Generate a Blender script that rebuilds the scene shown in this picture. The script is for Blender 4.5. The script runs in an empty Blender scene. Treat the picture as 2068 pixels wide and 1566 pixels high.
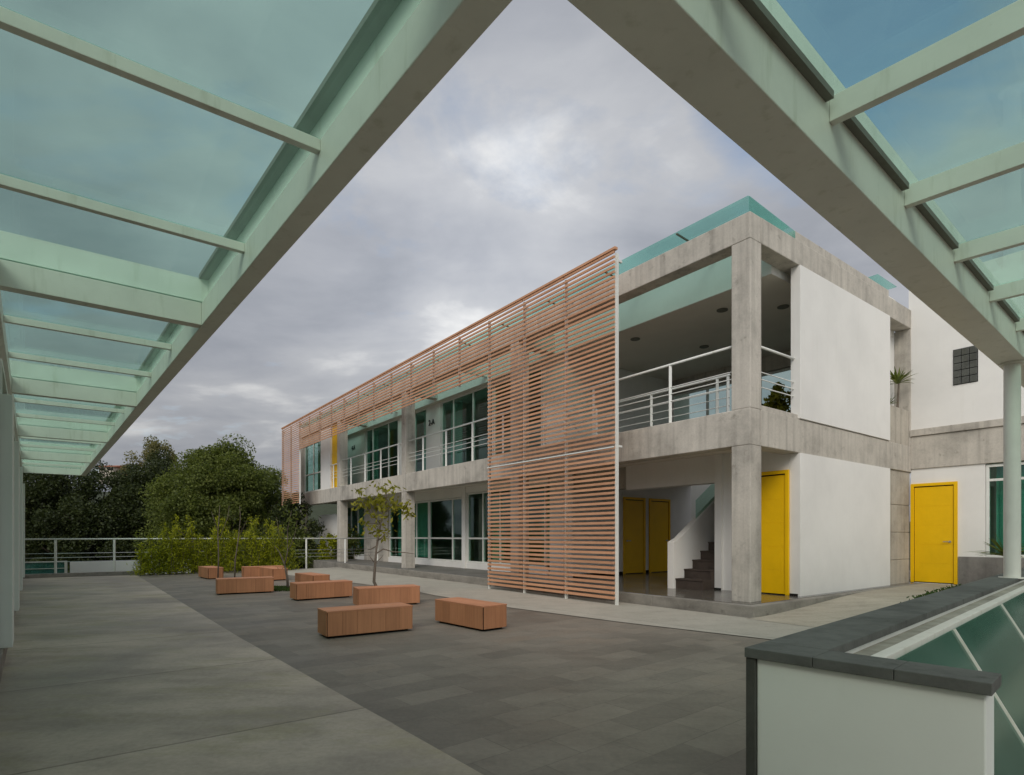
import bpy, math, random
import numpy as np
from mathutils import Vector
R = math.radians
scene = bpy.context.scene
C = scene.collection
random.seed(7); rng = np.random.default_rng(7)

# ------------------------------------------------------------------ camera, world, sun, exposure
EYE = 1.35
cam = bpy.data.objects.new("camera", bpy.data.cameras.new("camera")); C.objects.link(cam)
cam.location = (0, 0, EYE); cam.rotation_euler = (R(90), 0, 0)
cam.data.sensor_width = 36; cam.data.lens = 36*1155/2068
cam.data.shift_y = (1083-783)/2068; cam.data.clip_start = .05; cam.data.clip_end = 3000
scene.camera = cam
scene.view_settings.view_transform = 'Standard'; scene.view_settings.look = 'None'
scene.view_settings.gamma = 1; scene.view_settings.exposure = 0.0
scene.cycles.transparent_max_bounces = 24; scene.cycles.max_bounces = 10
scene.cycles.use_denoising = True
SUN_AZ = Vector((-.15, -1, 0)).normalized(); SUN_EL = R(38)
sd = Vector((SUN_AZ.x*math.cos(SUN_EL), SUN_AZ.y*math.cos(SUN_EL), math.sin(SUN_EL)))
sun = bpy.data.objects.new("sun", bpy.data.lights.new("sun", 'SUN')); C.objects.link(sun)
sun.data.energy = 1.3; sun.data.angle = R(24); sun.data.color = (1, .93, .82)
sun.rotation_euler = (-sd).to_track_quat('-Z', 'Y').to_euler(); sun.location = sd*30

def make_world():
    w = bpy.data.worlds.new("World"); scene.world = w; w.use_nodes = True
    nt = w.node_tree; N = nt.nodes; L = nt.links; N.clear()
    def nd(t, **k):
        n = N.new(t)
        for a, b in k.items(): setattr(n, a, b)
        return n
    def mth(op, a, b=None, c=None):
        n = nd('ShaderNodeMath', operation=op)
        for i, x in enumerate((a, b, c)):
            if x is None: continue
            if isinstance(x, (int, float)): n.inputs[i].default_value = x
            else: L.new(x, n.inputs[i])
        return n.outputs[0]
    out = nd('ShaderNodeOutputWorld'); bg = nd('ShaderNodeBackground'); bg.inputs[1].default_value = .1
    sky = nd('ShaderNodeTexSky', sky_type='NISHITA', sun_disc=False)
    sky.sun_elevation = SUN_EL; sky.sun_rotation = math.atan2(SUN_AZ.x, SUN_AZ.y); sky.air_density = 1.2; sky.dust_density = 1.5
    tc = nd('ShaderNodeTexCoord'); sep = nd('ShaderNodeSeparateXYZ'); L.new(tc.outputs['Generated'], sep.inputs[0])
    zc = mth('MAXIMUM', mth('ADD', sep.outputs[2], .18), .05)
    comb = nd('ShaderNodeCombineXYZ')
    L.new(mth('DIVIDE', sep.outputs[0], zc), comb.inputs[0]); L.new(mth('DIVIDE', sep.outputs[1], zc), comb.inputs[1])
    def noise(scale, det, rough, off, dist=.3):
        mp = nd('ShaderNodeMapping'); L.new(comb.outputs[0], mp.inputs[0]); mp.inputs['Location'].default_value = off
        mp.inputs['Scale'].default_value = (.75, 1, 1)
        n = nd('ShaderNodeTexNoise'); n.inputs['Scale'].default_value = scale; n.inputs['Detail'].default_value = det
        n.inputs['Roughness'].default_value = rough; n.inputs['Distortion'].default_value = dist
        L.new(mp.outputs[0], n.inputs[0]); return n.outputs[0]
    n1 = noise(1.15, 8, .5, (3.1, 1.7, 0)); n2 = noise(3.0, 8, .54, (9.2, 4.4, 2))
    mixn = mth('ADD', mth('MULTIPLY', n1, .68), mth('MULTIPLY', n2, .32))
    ramp = nd('ShaderNodeValToRGB'); L.new(mixn, ramp.inputs[0])
    e = ramp.color_ramp.elements
    e[0].position = .36; e[0].color = (.24, .26, .30, 1)
    e[1].position = .62; e[1].color = (.62, .625, .63, 1)
    m = e.new(.47); m.color = (.335, .352, .39, 1)
    m = e.new(.56); m.color = (.425, .438, .465, 1)
    # a brighter veil round the hidden sun, duller towards the horizon
    dot = nd('ShaderNodeVectorMath', operation='DOT_PRODUCT'); L.new(tc.outputs['Generated'], dot.inputs[0]); dot.inputs[1].default_value = sd
    glow = mth('POWER', mth('MAXIMUM', dot.outputs['Value'], 0), 3)
    gain = mth('ADD', mth('MULTIPLY', glow, 2.2), 1.0)
    # a thinner, brighter stretch of cloud low in the middle of the view
    d2 = nd('ShaderNodeVectorMath', operation='DOT_PRODUCT'); L.new(tc.outputs['Generated'], d2.inputs[0]); d2.inputs[1].default_value = Vector((-.03, 1, .47)).normalized()
    gain = mth('ADD', gain, mth('MULTIPLY', mth('POWER', mth('MAXIMUM', d2.outputs['Value'], 0), 26), .30))
    hz = mth('MULTIPLY_ADD', mth('MINIMUM', mth('MAXIMUM', sep.outputs[2], 0), .32), 1.15, .70)
    gain = mth('MULTIPLY', mth('MULTIPLY', gain, hz), 10.4)
    cl = nd('ShaderNodeVectorMath', operation='SCALE'); L.new(ramp.outputs[0], cl.inputs[0]); L.new(gain, cl.inputs['Scale'])
    # gaps of blue: more of them high up on the right
    gd = nd('ShaderNodeVectorMath', operation='DOT_PRODUCT'); L.new(tc.outputs['Generated'], gd.inputs[0])
    gd.inputs[1].default_value = Vector((.66, 1, .99)).normalized()
    near = nd('ShaderNodeMapRange'); L.new(gd.outputs['Value'], near.inputs[0])
    near.inputs[1].default_value = .970; near.inputs[2].default_value = .999; near.inputs[3].default_value = 0; near.inputs[4].default_value = .42
    g2 = noise(2.2, 7, .6, (1.2, 7.7, 5))
    gm = nd('ShaderNodeMapRange'); L.new(mth('ADD', g2, near.outputs[0]), gm.inputs[0])
    gm.inputs[1].default_value = .57; gm.inputs[2].default_value = .84; gm.inputs[3].default_value = 0; gm.inputs[4].default_value = .92
    mx = nd('ShaderNodeMix', data_type='RGBA'); L.new(gm.outputs[0], mx.inputs[0])
    L.new(cl.outputs[0], mx.inputs[6])
    sk = nd('ShaderNodeVectorMath', operation='SCALE'); L.new(sky.outputs[0], sk.inputs[0]); sk.inputs['Scale'].default_value = 1.6
    L.new(sk.outputs[0], mx.inputs[7])
    L.new(mx.outputs[2], bg.inputs[0]); L.new(bg.outputs[0], out.inputs[0])
make_world()

# ------------------------------------------------------------------ materials
class MT:
    def __init__(s, name, rough=.7, spec=.3):
        s.m = bpy.data.materials.new(name); s.m.use_nodes = True
        s.nt = s.m.node_tree; s.N = s.nt.nodes; s.L = s.nt.links
        s.b = s.N['Principled BSDF']; s.b.inputs['Roughness'].default_value = rough
        s.b.inputs['Specular IOR Level'].default_value = spec
        s.tc = s.N.new('ShaderNodeTexCoord')
    def n(s, t, **k):
        x = s.N.new(t)
        for a, b in k.items(): setattr(x, a, b)
        return x
    def map(s, scale=(1, 1, 1), rot=(0, 0, 0), loc=(0, 0, 0), src='Object'):
        g = s.n('ShaderNodeMapping'); g.inputs['Scale'].default_value = scale; g.inputs['Rotation'].default_value = rot
        g.inputs['Location'].default_value = loc
        s.L.new(s.tc.outputs[src], g.inputs[0]); return g.outputs[0]
    def noise(s, scale, det=6, rough=.6, vec=None):
        x = s.n('ShaderNodeTexNoise'); x.inputs['Scale'].default_value = scale; x.inputs['Detail'].default_value = det
        x.inputs['Roughness'].default_value = rough
        s.L.new(vec if vec is not None else s.tc.outputs['Object'], x.inputs[0]); return x.outputs[0]
    def ramp(s, fac, stops):
        r = s.n('ShaderNodeValToRGB'); s.L.new(fac, r.inputs[0]); e = r.color_ramp.elements
        while len(e) > 1: e.remove(e[-1])
        for i, (p, c) in enumerate(stops):
            if isinstance(c, (int, float)): c = (c, c, c)
            x = e[0] if i == 0 else e.new(p)
            x.position = p; x.color = (*c, 1)
        return r.outputs[0]
    def mix(s, a, b, f=1.0, mode='MULTIPLY'):
        x = s.n('ShaderNodeMix', data_type='RGBA', blend_type=mode)
        if isinstance(f, (int, float)): x.inputs[0].default_value = f
        else: s.L.new(f, x.inputs[0])
        for i, v in ((6, a), (7, b)):
            if isinstance(v, tuple): x.inputs[i].default_value = (*v, 1)
            else: s.L.new(v, x.inputs[i])
        return x.outputs[2]
    def col(s, c):
        if isinstance(c, tuple): s.b.inputs['Base Color'].default_value = (*c, 1)
        else: s.L.new(c, s.b.inputs['Base Color'])
    def bump(s, h, st=.3, d=.01):
        x = s.n('ShaderNodeBump'); x.inputs['Strength'].default_value = st; x.inputs['Distance'].default_value = d
        s.L.new(h, x.inputs['Height']); s.L.new(x.outputs[0], s.b.inputs['Normal'])
    def rough(s, f): s.L.new(f, s.b.inputs['Roughness'])

def m_concrete(name, tone=(.50, .462, .40), board=True, streak=(7, 7, .3), rz=0):
    m = MT(name, .85, .2)
    st = m.noise(1, 5, .6, m.map(streak, (0, 0, rz)))
    bl = m.noise(.9, 8, .65); fine = m.noise(28, 4, .7)
    c = m.ramp(bl, [(.32, tuple(x*.64 for x in tone)), (.5, tone), (.66, tuple(min(1, x*1.14) for x in tone))])
    c = m.mix(c, m.ramp(st, [(.3, .70), (.5, 1.0), (.7, 1.1)]), .75)
    sp = m.noise(4.5, 6, .7)
    c = m.mix(c, m.ramp(sp, [(.28, (.55, .55, .53)), (.4, 1.0)]), .8)
    c = m.mix(c, m.ramp(fine, [(.3, .85), (.6, 1.05)]), .6)
    m.col(c); m.bump(m.mix(st, fine, .5, 'ADD'), .35, .012); return m.m
def m_plaster(name, tone=(.80, .78, .735), dirt=True):
    m = MT(name, .8, .25)
    a = m.noise(.7, 6, .6); f = m.noise(40, 3, .6); st = m.noise(1, 5, .65, m.map((7, 7, .5)))
    c = m.ramp(a, [(.3, tuple(x*.90 for x in tone)), (.6, tone)])
    if dirt: c = m.mix(c, m.ramp(st, [(.25, (.86, .84, .80)), (.45, 1.0)]), .22)
    m.col(c); m.bump(f, .12, .004); return m.m
def m_paint(name, tone, rough=.4, var=.08, spec=.4, dirt=1.0):
    m = MT(name, rough, spec)
    a = m.noise(2.5, 7, .65); st = m.noise(1, 4, .6, m.map((9, 9, 1.2)))
    c = m.ramp(a, [(.3, tuple(x*(1-var) for x in tone)), (.62, tone)])
    c = m.mix(c, m.ramp(st, [(.28, (.70, .70, .62)), (.44, 1.0)]), .55*dirt)
    sp = m.noise(14, 8, .75); c = m.mix(c, m.ramp(sp, [(.26, (.62, .58, .48)), (.36, 1.0)]), .5*dirt)
    m.col(c); m.bump(m.noise(60, 2), .05, .002); return m.m
def m_wood(name, tone=(.43, .205, .115), axis='z', rz=0, grain=60):
    m = MT(name, .62, .3)
    sc = {'z': (grain, grain, 1.5), 'x': (1.5, grain, grain)}[axis]
    g = m.noise(1, 5, .6, m.map(sc, (0, 0, rz))); a = m.noise(1.6, 6, .6)
    isl = m.n('ShaderNodeNewGeometry').outputs['Random Per Island']
    c = m.ramp(isl, [(0, tuple(x*.88 for x in tone)), (.5, tone), (1, tuple(x*1.10 for x in tone))])
    c = m.mix(c, m.ramp(g, [(.3, .8), (.6, 1.04)]), .7)
    c = m.mix(c, m.ramp(a, [(.35, (.86, .84, .82)), (.6, 1.0)]), .8)
    m.col(c); m.bump(g, .15, .004); return m.m
def m_paving(name, stops, bw, bh, rz, grout=.55, off=.5, gsize=.006, streak=(1, 1, 1), streak_amt=.4, rough=(.55, .8), stain=None, fm=.66, bump=.5):
    m = MT(name, .7, .3); v = m.map((1, 1, 1), (0, 0, rz))
    br = m.n('ShaderNodeTexBrick'); m.L.new(v, br.inputs[0])
    br.inputs['Scale'].default_value = 1; br.inputs['Brick Width'].default_value = bw; br.inputs['Row Height'].default_value = bh
    br.inputs['Mortar Size'].default_value = gsize; br.inputs['Mortar Smooth'].default_value = .3; br.offset = off
    br.inputs['Color1'].default_value = (0, 0, 0, 1); br.inputs['Color2'].default_value = (1, 1, 1, 1); br.inputs['Mortar'].default_value = (.5, .5, .5, 1)
    bl = m.noise(.45, 7, .62); st = m.noise(1, 7, .62, m.map(streak, (0, 0, rz)))
    f = m.mix(br.outputs[0], bl, fm, 'MIX')
    c = m.ramp(f, stops)
    c = m.mix(c, m.ramp(st, [(.3, .66), (.5, 1.0), (.7, 1.18)]), streak_amt)
    if stain: c = m.mix(c, stain, m.ramp(m.noise(.8, 8, .7, m.map((1, 2.2, 1), (0, 0, rz), (4, 2, 0))), [(.5, 0.), (.68, .55)]), 'MIX')
    fine = m.noise(25, 5, .7); blot = m.noise(2.1, 9, .75)
    c = m.mix(c, m.ramp(blot, [(.3, .74), (.48, 1.0), (.7, 1.12)]), .7)
    c = m.mix(c, m.ramp(fine, [(.3, .8), (.65, 1.1)]), .6)
    c = m.mix(c, (grout, grout, grout), br.outputs[1])
    m.col(c)
    m.rough(m.ramp(bl, [(.35, rough[0]), (.65, rough[1])]))
    inv = m.n('ShaderNodeMath', operation='SUBTRACT'); inv.inputs[0].default_value = 1; m.L.new(br.outputs[1], inv.inputs[1])
    m.bump(m.mix(inv.outputs[0], m.mix(fine, blot, .5, 'MIX'), .35, 'MIX'), bump, .012); return m.m
def m_glass(name, tint, gloss=(.9, 1, .97), rough=.03, haze=.0, haze_col=(.4, .6, .55), ior=1.5, fmin=0.0):
    tint = tuple(x**.5 for x in tint); haze = haze*.55      # every pane is a thin box: the ray meets two faces
    m = bpy.data.materials.new(name); m.use_nodes = True; nt = m.node_tree; N = nt.nodes; L = nt.links; N.clear()
    o = N.new('ShaderNodeOutputMaterial'); t = N.new('ShaderNodeBsdfTransparent'); g = N.new('ShaderNodeBsdfGlossy')
    tc = N.new('ShaderNodeTexCoord'); nz = N.new('ShaderNodeTexNoise'); nz.inputs['Scale'].default_value = 1.1; nz.inputs['Detail'].default_value = 7
    L.new(tc.outputs['Object'], nz.inputs[0])
    r = N.new('ShaderNodeValToRGB'); L.new(nz.outputs[0], r.inputs[0])
    r.color_ramp.elements[0].position = .3; r.color_ramp.elements[0].color = (*[x*.93 for x in tint], 1)
    r.color_ramp.elements[1].position = .65; r.color_ramp.elements[1].color = (*tint, 1)
    L.new(r.outputs[0], t.inputs[0])
    g.inputs[0].default_value = (*gloss, 1); g.inputs['Roughness'].default_value = rough
    # Schlick reflectance, the same from both sides of the pane
    lw = N.new('ShaderNodeLayerWeight'); lw.inputs[0].default_value = .5
    pw = N.new('ShaderNodeMath'); pw.operation = 'POWER'; L.new(lw.outputs['Facing'], pw.inputs[0]); pw.inputs[1].default_value = 5
    f0 = ((ior-1)/(ior+1))**2+fmin
    mx = N.new('ShaderNodeMath'); mx.operation = 'MULTIPLY_ADD'; L.new(pw.outputs[0], mx.inputs[0]); mx.inputs[1].default_value = .6; mx.inputs[2].default_value = f0
    base = t.outputs[0]
    if haze > 0:
        d = N.new('ShaderNodeBsdfDiffuse'); d.inputs[0].default_value = (*haze_col, 1)
        tr = N.new('ShaderNodeBsdfTranslucent'); tr.inputs[0].default_value = (*haze_col, 1)
        a = N.new('ShaderNodeMixShader'); a.inputs[0].default_value = .6; L.new(d.outputs[0], a.inputs[1]); L.new(tr.outputs[0], a.inputs[2])
        s = N.new('ShaderNodeMixShader')
        r2 = N.new('ShaderNodeValToRGB'); L.new(nz.outputs[0], r2.inputs[0])
        r2.color_ramp.elements[0].position = .35; r2.color_ramp.elements[0].color = (haze*.6,)*3+(1,)
        r2.color_ramp.elements[1].position = .7; r2.color_ramp.elements[1].color = (min(1, haze*1.3),)*3+(1,)
        L.new(r2.outputs[0], s.inputs[0]); L.new(base, s.inputs[1]); L.new(a.outputs[0], s.inputs[2]); base = s.outputs[0]
    f = N.new('ShaderNodeMixShader'); L.new(mx.outputs[0], f.inputs[0]); L.new(base, f.inputs[1]); L.new(g.outputs[0], f.inputs[2])
    L.new(f.outputs[0], o.inputs[0]); return m
def m_leaf(name, stops, trans=.35, rough=.55):
    m = MT(name, rough, .25)
    isl = m.n('ShaderNodeNewGeometry').outputs['Random Per Island']
    a = m.noise(.55, 4, .6)
    f = m.mix(isl, a, .5, 'MIX'); c = m.ramp(f, stops); m.col(c)
    tr = m.n('ShaderNodeBsdfTranslucent'); m.L.new(m.mix(c, (1.25, 1.3, .8)), tr.inputs[0])
    s = m.n('ShaderNodeMixShader'); s.inputs[0].default_value = trans
    m.L.new(m.b.outputs[0], s.inputs[1]); m.L.new(tr.outputs[0], s.inputs[2])
    m.L.new(s.outputs[0], m.N['Material Output'].inputs[0]); return m.m

AZ_B = math.atan2(.6, .8)      # direction B of the main building grid
M = {}
M['conc'] = m_concrete('board_marked_concrete')
M['conc_pier'] = m_concrete('pier_concrete', (.44, .40, .335))
M['white'] = m_plaster('white_plaster')
M['white_shade'] = m_plaster('interior_plaster', (.78, .76, .71), False)
M['ceil'] = m_plaster('ceiling_plaster', (.74, .69, .60), False)
M['dado'] = m_concrete('grey_dado_render', (.24, .225, .205))
M['yellow'] = m_paint('yellow_door_paint', (.86, .51, .003), .42, .08, .25, .12)
M['yellow_dark'] = m_paint('yellow_groove', (.38, .22, .01), .5)
M['metal'] = m_paint('pale_green_painted_steel', (.72, .695, .615), .42, .10)
M['wmetal'] = m_paint('white_painted_steel', (.74, .74, .69), .4, .06)
M['alu'] = m_paint('light_aluminium', (.52, .56, .53), .35, .05)
M['steel'] = m_paint('satin_steel', (.45, .45, .44), .3, .05); M['steel'].node_tree.nodes['Principled BSDF'].inputs['Metallic'].default_value = .8
M['dark'] = m_paint('dark_gap', (.02, .019, .017), .8, .1, .1)
M['bracket'] = m_paint('brown_grey_steel', (.16, .155, .125), .6, .1)
M['slat'] = m_wood('larch_slats', (.60, .315, .18), 'x', -AZ_B)
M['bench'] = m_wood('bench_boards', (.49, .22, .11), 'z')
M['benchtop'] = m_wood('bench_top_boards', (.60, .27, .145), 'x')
M['plaza'] = m_paving('slate_paving', [(.15, (.118, .103, .084)), (.42, (.195, .17, .137)), (.6, (.248, .215, .172)), (.8, (.24, .19, .143)), (1, (.18, .178, .162))],
                      .62, .31, -R(40), .84, .5, .004, (.8, 5, 1), .35, (.45, .75), fm=.76)
M['walk'] = m_paving('slab_paving', [(.25, (.20, .17, .135)), (.43, (.34, .288, .23)), (.56, (.475, .402, .32)), (.75, (.59, .50, .40))],
                     40, 2.3, -R(37), .6, .0, .012, (.5, 1.7, 1), .7, (.5, .8), (.32, .285, .15), fm=.92)
M['strip'] = m_paving('beige_concrete_path', [(.2, (.34, .315, .26)), (.5, (.41, .38, .315)), (.9, (.47, .435, .36))],
                      60, 2.6, R(48), .72, .0, .010, (1.5, 4, 1), .25, (.7, .9))
M['side'] = m_paving('sidewalk_concrete', [(.2, (.32, .285, .22)), (.5, (.42, .375, .295)), (.9, (.48, .435, .345))],
                     60, 1.5, -AZ_B, .66, .0, .012, (1, 6, 1), .4, (.7, .9))
M['plinth'] = m_paving('polished_floor', [(.2, (.09, .082, .07)), (.6, (.13, .12, .10)), (.9, (.16, .145, .12))],
                       .6, .6, -AZ_B, .7, .0, .004, (1, 1, 1), .2, (.12, .22))
M['apron'] = m_paving('grey_apron_floor', [(.2, (.14, .135, .12)), (.6, (.19, .18, .16)), (.9, (.23, .215, .19))],
                       .6, .6, -AZ_B, .7, .0, .004, (1, 3, 1), .3, (.5, .7))
M['kerb'] = m_concrete('kerb_concrete', (.27, .25, .215), streak=(2, 2, 8))
M['stone'] = m_concrete('dark_basalt', (.13, .132, .118), streak=(6, 6, 6))
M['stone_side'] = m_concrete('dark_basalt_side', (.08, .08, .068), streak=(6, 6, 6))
M['step'] = m_concrete('dark_granite_step', (.075, .058, .048), streak=(3, 3, 3))
M['foam'] = m_plaster('parapet_plaster', (.80, .82, .74))
M['pillar'] = m_plaster('pillar_plaster', (.78, .80, .74))
M['glass_roof'] = m_glass('canopy_glass', (.63, .88, .78), haze=.14, haze_col=(.55, .72, .63), ior=1.38)
M['glass_eave'] = m_glass('turquoise_eaves_glass', (.46, .80, .72), haze=.28, haze_col=(.42, .70, .62), ior=1.42)
M['glass_teal'] = m_glass('turquoise_glass', (.22, .50, .45), haze=.35, haze_col=(.20, .52, .46), ior=1.5)
M['glass_win'] = m_glass('window_glass', (.42, .68, .58), rough=.02, ior=1.5, fmin=.02)
M['glass_clear'] = m_glass('landing_glass', (.70, .86, .80), rough=.02, ior=1.4)
M['glass_sky'] = m_glass('skylight_glass', (.30, .52, .44), rough=.12, haze=.8, haze_col=(.20, .36, .28), ior=1.4)
M['curtain'] = m_plaster('teal_curtain', (.22, .44, .38), False)
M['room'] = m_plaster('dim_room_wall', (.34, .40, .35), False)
M['ink'] = m_paint('black_lettering', (.02, .02, .02), .5)
M['soil'] = m_concrete('soil', (.06, .045, .03))
M['pot'] = m_concrete('clay_pot', (.28, .13, .08))
M['bark'] = m_concrete('grey_bark', (.17, .14, .11), streak=(20, 20, 4))
M['bark_dark'] = m_concrete('dark_bark', (.07, .055, .04), streak=(20, 20, 4))
M['leaf_oak'] = m_leaf('broad_tree_leaf', [(.2, (.045, .062, .015)), (.5, (.11, .14, .03)), (.8, (.21, .235, .06))], .45)
M['leaf_dark'] = m_leaf('dark_tree_leaf', [(.2, (.014, .022, .007)), (.5, (.032, .045, .012)), (.85, (.068, .082, .022))], .25)
M['leaf_pale'] = m_leaf('pale_tree_leaf', [(.2, (.09, .09, .04)), (.5, (.19, .18, .075)), (.85, (.30, .26, .13))], .45)
M['leaf_bamboo'] = m_leaf('bamboo_leaf', [(.25, (.07, .09, .009)), (.48, (.24, .27, .017)), (.78, (.60, .60, .035))], .5)
M['leaf_young'] = m_leaf('young_tree_leaf', [(.2, (.11, .12, .015)), (.5, (.24, .235, .025)), (.85, (.36, .34, .05))], .45)
M['leaf_agave'] = m_leaf('agave_leaf', [(.2, (.08, .11, .02)), (.6, (.16, .19, .04)), (1, (.28, .27, .08))], .2)
M['grass'] = m_leaf('grass_blade', [(.2, (.03, .06, .01)), (.8, (.07, .12, .02))], .3)
M['ground'] = m_concrete('lower_ground', (.07, .075, .045))
M['hill'] = m_concrete('hill_scrub', (.045, .055, .03))
M['tile'] = m_concrete('clay_roof_tile', (.30, .12, .07))
M['housewall'] = m_plaster('house_render', (.50, .44, .36))

# ------------------------------------------------------------------ mesh helpers
class MB:
    def __init__(s): s.v = []; s.f = []
    def add(s, vs, fs):
        o = len(s.v); s.v += [tuple(x) for x in vs]; s.f += [tuple(i+o for i in f) for f in fs]; return s
    def hexa(s, p):   # p: 8 points, bottom 0-3 ccw, top 4-7
        return s.add(p, [(3, 2, 1, 0), (4, 5, 6, 7), (0, 1, 5, 4), (1, 2, 6, 5), (2, 3, 7, 6), (3, 0, 4, 7)])
    def box(s, fr, a0, a1, b0, b1, z0, z1):
        a0, a1 = sorted((a0, a1)); b0, b1 = sorted((b0, b1))
        q = [(a0, b0), (a1, b0), (a1, b1), (a0, b1)]
        return s.hexa([fr(a, b, z0) for a, b in q]+[fr(a, b, z1) for a, b in q])
    def tube(s, pts, rad, n=8, cap=True):
        pts = [Vector(p) for p in pts]; rad = rad if isinstance(rad, (list, tuple)) else [rad]*len(pts)
        o = len(s.v); up = Vector((0, 0, 1)); prev = None
        for i, p in enumerate(pts):
            d = (pts[min(i+1, len(pts)-1)]-pts[max(i-1, 0)]).normalized()
            x = d.cross(up) if abs(d.z) < .95 else d.cross(Vector((1, 0, 0)))
            if prev is not None:
                x2 = prev-d*prev.dot(d)
                if x2.length > 1e-4: x = x2
            x.normalize(); prev = x; y = d.cross(x)
            for k in range(n):
                t = 2*math.pi*k/n; s.v.append(tuple(p+(x*math.cos(t)+y*math.sin(t))*rad[i]))
        for i in range(len(pts)-1):
            for k in range(n):
                a = o+i*n+k; b = o+i*n+(k+1) % n; s.f.append((a, b, b+n, a+n))
        if cap:
            s.f.append(tuple(o+k for k in range(n))[::-1]); s.f.append(tuple(o+(len(pts)-1)*n+k for k in range(n)))
        return s
    def lathe(s, c, prof, n=20):
        o = len(s.v)
        for r, z in prof:
            for k in range(n):
                t = 2*math.pi*k/n; s.v.append((c[0]+r*math.cos(t), c[1]+r*math.sin(t), c[2]+z))
        for i in range(len(prof)-1):
            for k in range(n):
                a = o+i*n+k; b = o+i*n+(k+1) % n; s.f.append((a, b, b+n, a+n))
        s.f.append(tuple(o+k for k in range(n))[::-1]); s.f.append(tuple(o+(len(prof)-1)*n+k for k in range(n)))
        return s
    def build(s, name, mat, parent=None, bevel=0, smooth=False, loc=None):
        org = Vector((0, 0, 0))
        if parent is not None:
            p = parent
            while p is not None: org += p.location; p = p.parent
        elif loc is not None: org = Vector(loc)
        me = bpy.data.meshes.new(name)
        me.from_pydata([(x-org.x, y-org.y, z-org.z) for x, y, z in s.v], [], s.f)
        me.materials.append(mat if not isinstance(mat, str) else M[mat])
        if smooth: me.polygons.foreach_set('use_smooth', [True]*len(me.polygons))
        me.update()
        o = bpy.data.objects.new(name, me); C.objects.link(o); o.parent = parent
        if parent is None: o.location = org
        if bevel:
            b = o.modifiers.new('bevel', 'BEVEL'); b.width = bevel; b.segments = 2; b.limit_method = 'ANGLE'; b.angle_limit = R(40)
        return o
def tag(o, label=None, cat=None, group=None, kind=None):
    if label: o['label'] = label
    if cat: o['category'] = cat
    if group: o['group'] = group
    if kind: o['kind'] = kind
    return o
def thing(name, label, cat, loc, group=None):
    o = bpy.data.objects.new(name, None); C.objects.link(o); o.location = loc; o.empty_display_size = .3
    return tag(o, label, cat, group)
def kids(o): return [c for c in bpy.data.objects if c.parent == o]
def copy_tree(o, parent=None):
    c = o.copy(); C.objects.link(c)
    if parent is not None: c.parent = parent
    for k in kids(o):
        if k != c: copy_tree(k, c)
    return c
def frame(org, ex, ey):
    return lambda a, b, z: (org[0]+ex[0]*a+ey[0]*b, org[1]+ex[1]*a+ey[1]*b, z)
P0 = (4.10, 9.84)
bp = frame(P0, (-.6, .8), (.8, .6))           # main building: a along the long front, s into it
def cart(x, y, z): return (x, y, z)

def leaf_mesh(name, mat, pts, size, parent=None, loc=None, aspect=.55, droop=0.0, fold=False, outward=None):
    """many separate little leaves (one quad each) at pts"""
    pts = np.asarray(pts, float); n = len(pts)
    sz = (rng.uniform(.65, 1.35, n)*size)[:, None]
    d = rng.normal(size=(n, 3)); d[:, 2] -= droop
    if outward is not None: d += outward
    d /= np.linalg.norm(d, axis=1)[:, None]
    e = rng.normal(size=(n, 3)); e -= d*np.sum(e*d, 1)[:, None]; e /= np.linalg.norm(e, axis=1)[:, None]
    h = sz*.5
    V = np.stack([pts-d*h, pts+e*h*aspect, pts+d*h, pts-e*h*aspect], 1).reshape(-1, 3)
    org = Vector((0, 0, 0))
    if parent is not None:
        p = parent
        while p is not None: org += p.location; p = p.parent
    elif loc is not None: org = Vector(loc)
    V -= np.array(org)
    me = bpy.data.meshes.new(name)
    me.vertices.add(4*n); me.vertices.foreach_set('co', V.ravel())
    me.loops.add(4*n); me.loops.foreach_set('vertex_index', np.arange(4*n, dtype=np.int32))
    me.polygons.add(n); me.polygons.foreach_set('loop_start', np.arange(0, 4*n, 4, dtype=np.int32))
    me.polygons.foreach_set('loop_total', np.full(n, 4, dtype=np.int32))
    me.materials.append(M[mat]); me.update(calc_edges=True); me.validate()
    o = bpy.data.objects.new(name, me); C.objects.link(o); o.parent = parent
    if parent is None: o.location = org
    return o

# ------------------------------------------------------------------ ground, paving
MB().add([(-900, -200, -3.3), (900, -200, -3.3), (900, 1500, -3.3), (-900, 1500, -3.3)], [(0, 1, 2, 3)]).build('ground', 'ground', loc=(0, 0, -3.3)).__setitem__('kind', 'structure')
far0 = (-15.9, 18.0)
def rail_pt(s): return (far0[0]+.8*s, far0[1]+.6*s)
def poly(name, mat, pts, z, thick=0, kind='structure'):
    n = len(pts); b = MB()
    if thick:
        b.add([(x, y, z-thick) for x, y in pts]+[(x, y, z) for x, y in pts], [tuple(range(n))[::-1], tuple(range(n, 2*n))]+[(i, (i+1) % n, (i+1) % n+n, i+n) for i in range(n)])
    else: b.add([(x, y, z) for x, y in pts], [tuple(range(n))])
    o = b.build(name, mat, loc=(pts[0][0], pts[0][1], z)); o['kind'] = kind; return o
deck = [(-18.5, 16.0), (-3.2, -4), (16, -4), (24, 12), (2, 40), (-7.2, 33.0), rail_pt(13.5), rail_pt(-.4)]
poly('plaza', 'plaza', deck, 0, 3.4)
poly('walkway', 'walk', [(-14.6, 14.5), (-1.9, -.8), (2.9, -.8), (-.16, 3.22), (-3.6, 7.57), (-12.95, 19.72), rail_pt(.2), (-18.0, 16.1)], .006)
strip_out = [(4.35, 6.5), (3.55, 7.25), (1.74, 8.88), (-.06, 10.75), (-1.75, 12.95), (-2.6, 14.3), (-4.46, 16.3), (-6.9, 18.9), (-9.4, 21.0)]
strip_in = [rail_pt(10.2), bp(18.8, -.47, 0)[:2], bp(-.34, -.47, 0)[:2]]
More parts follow.
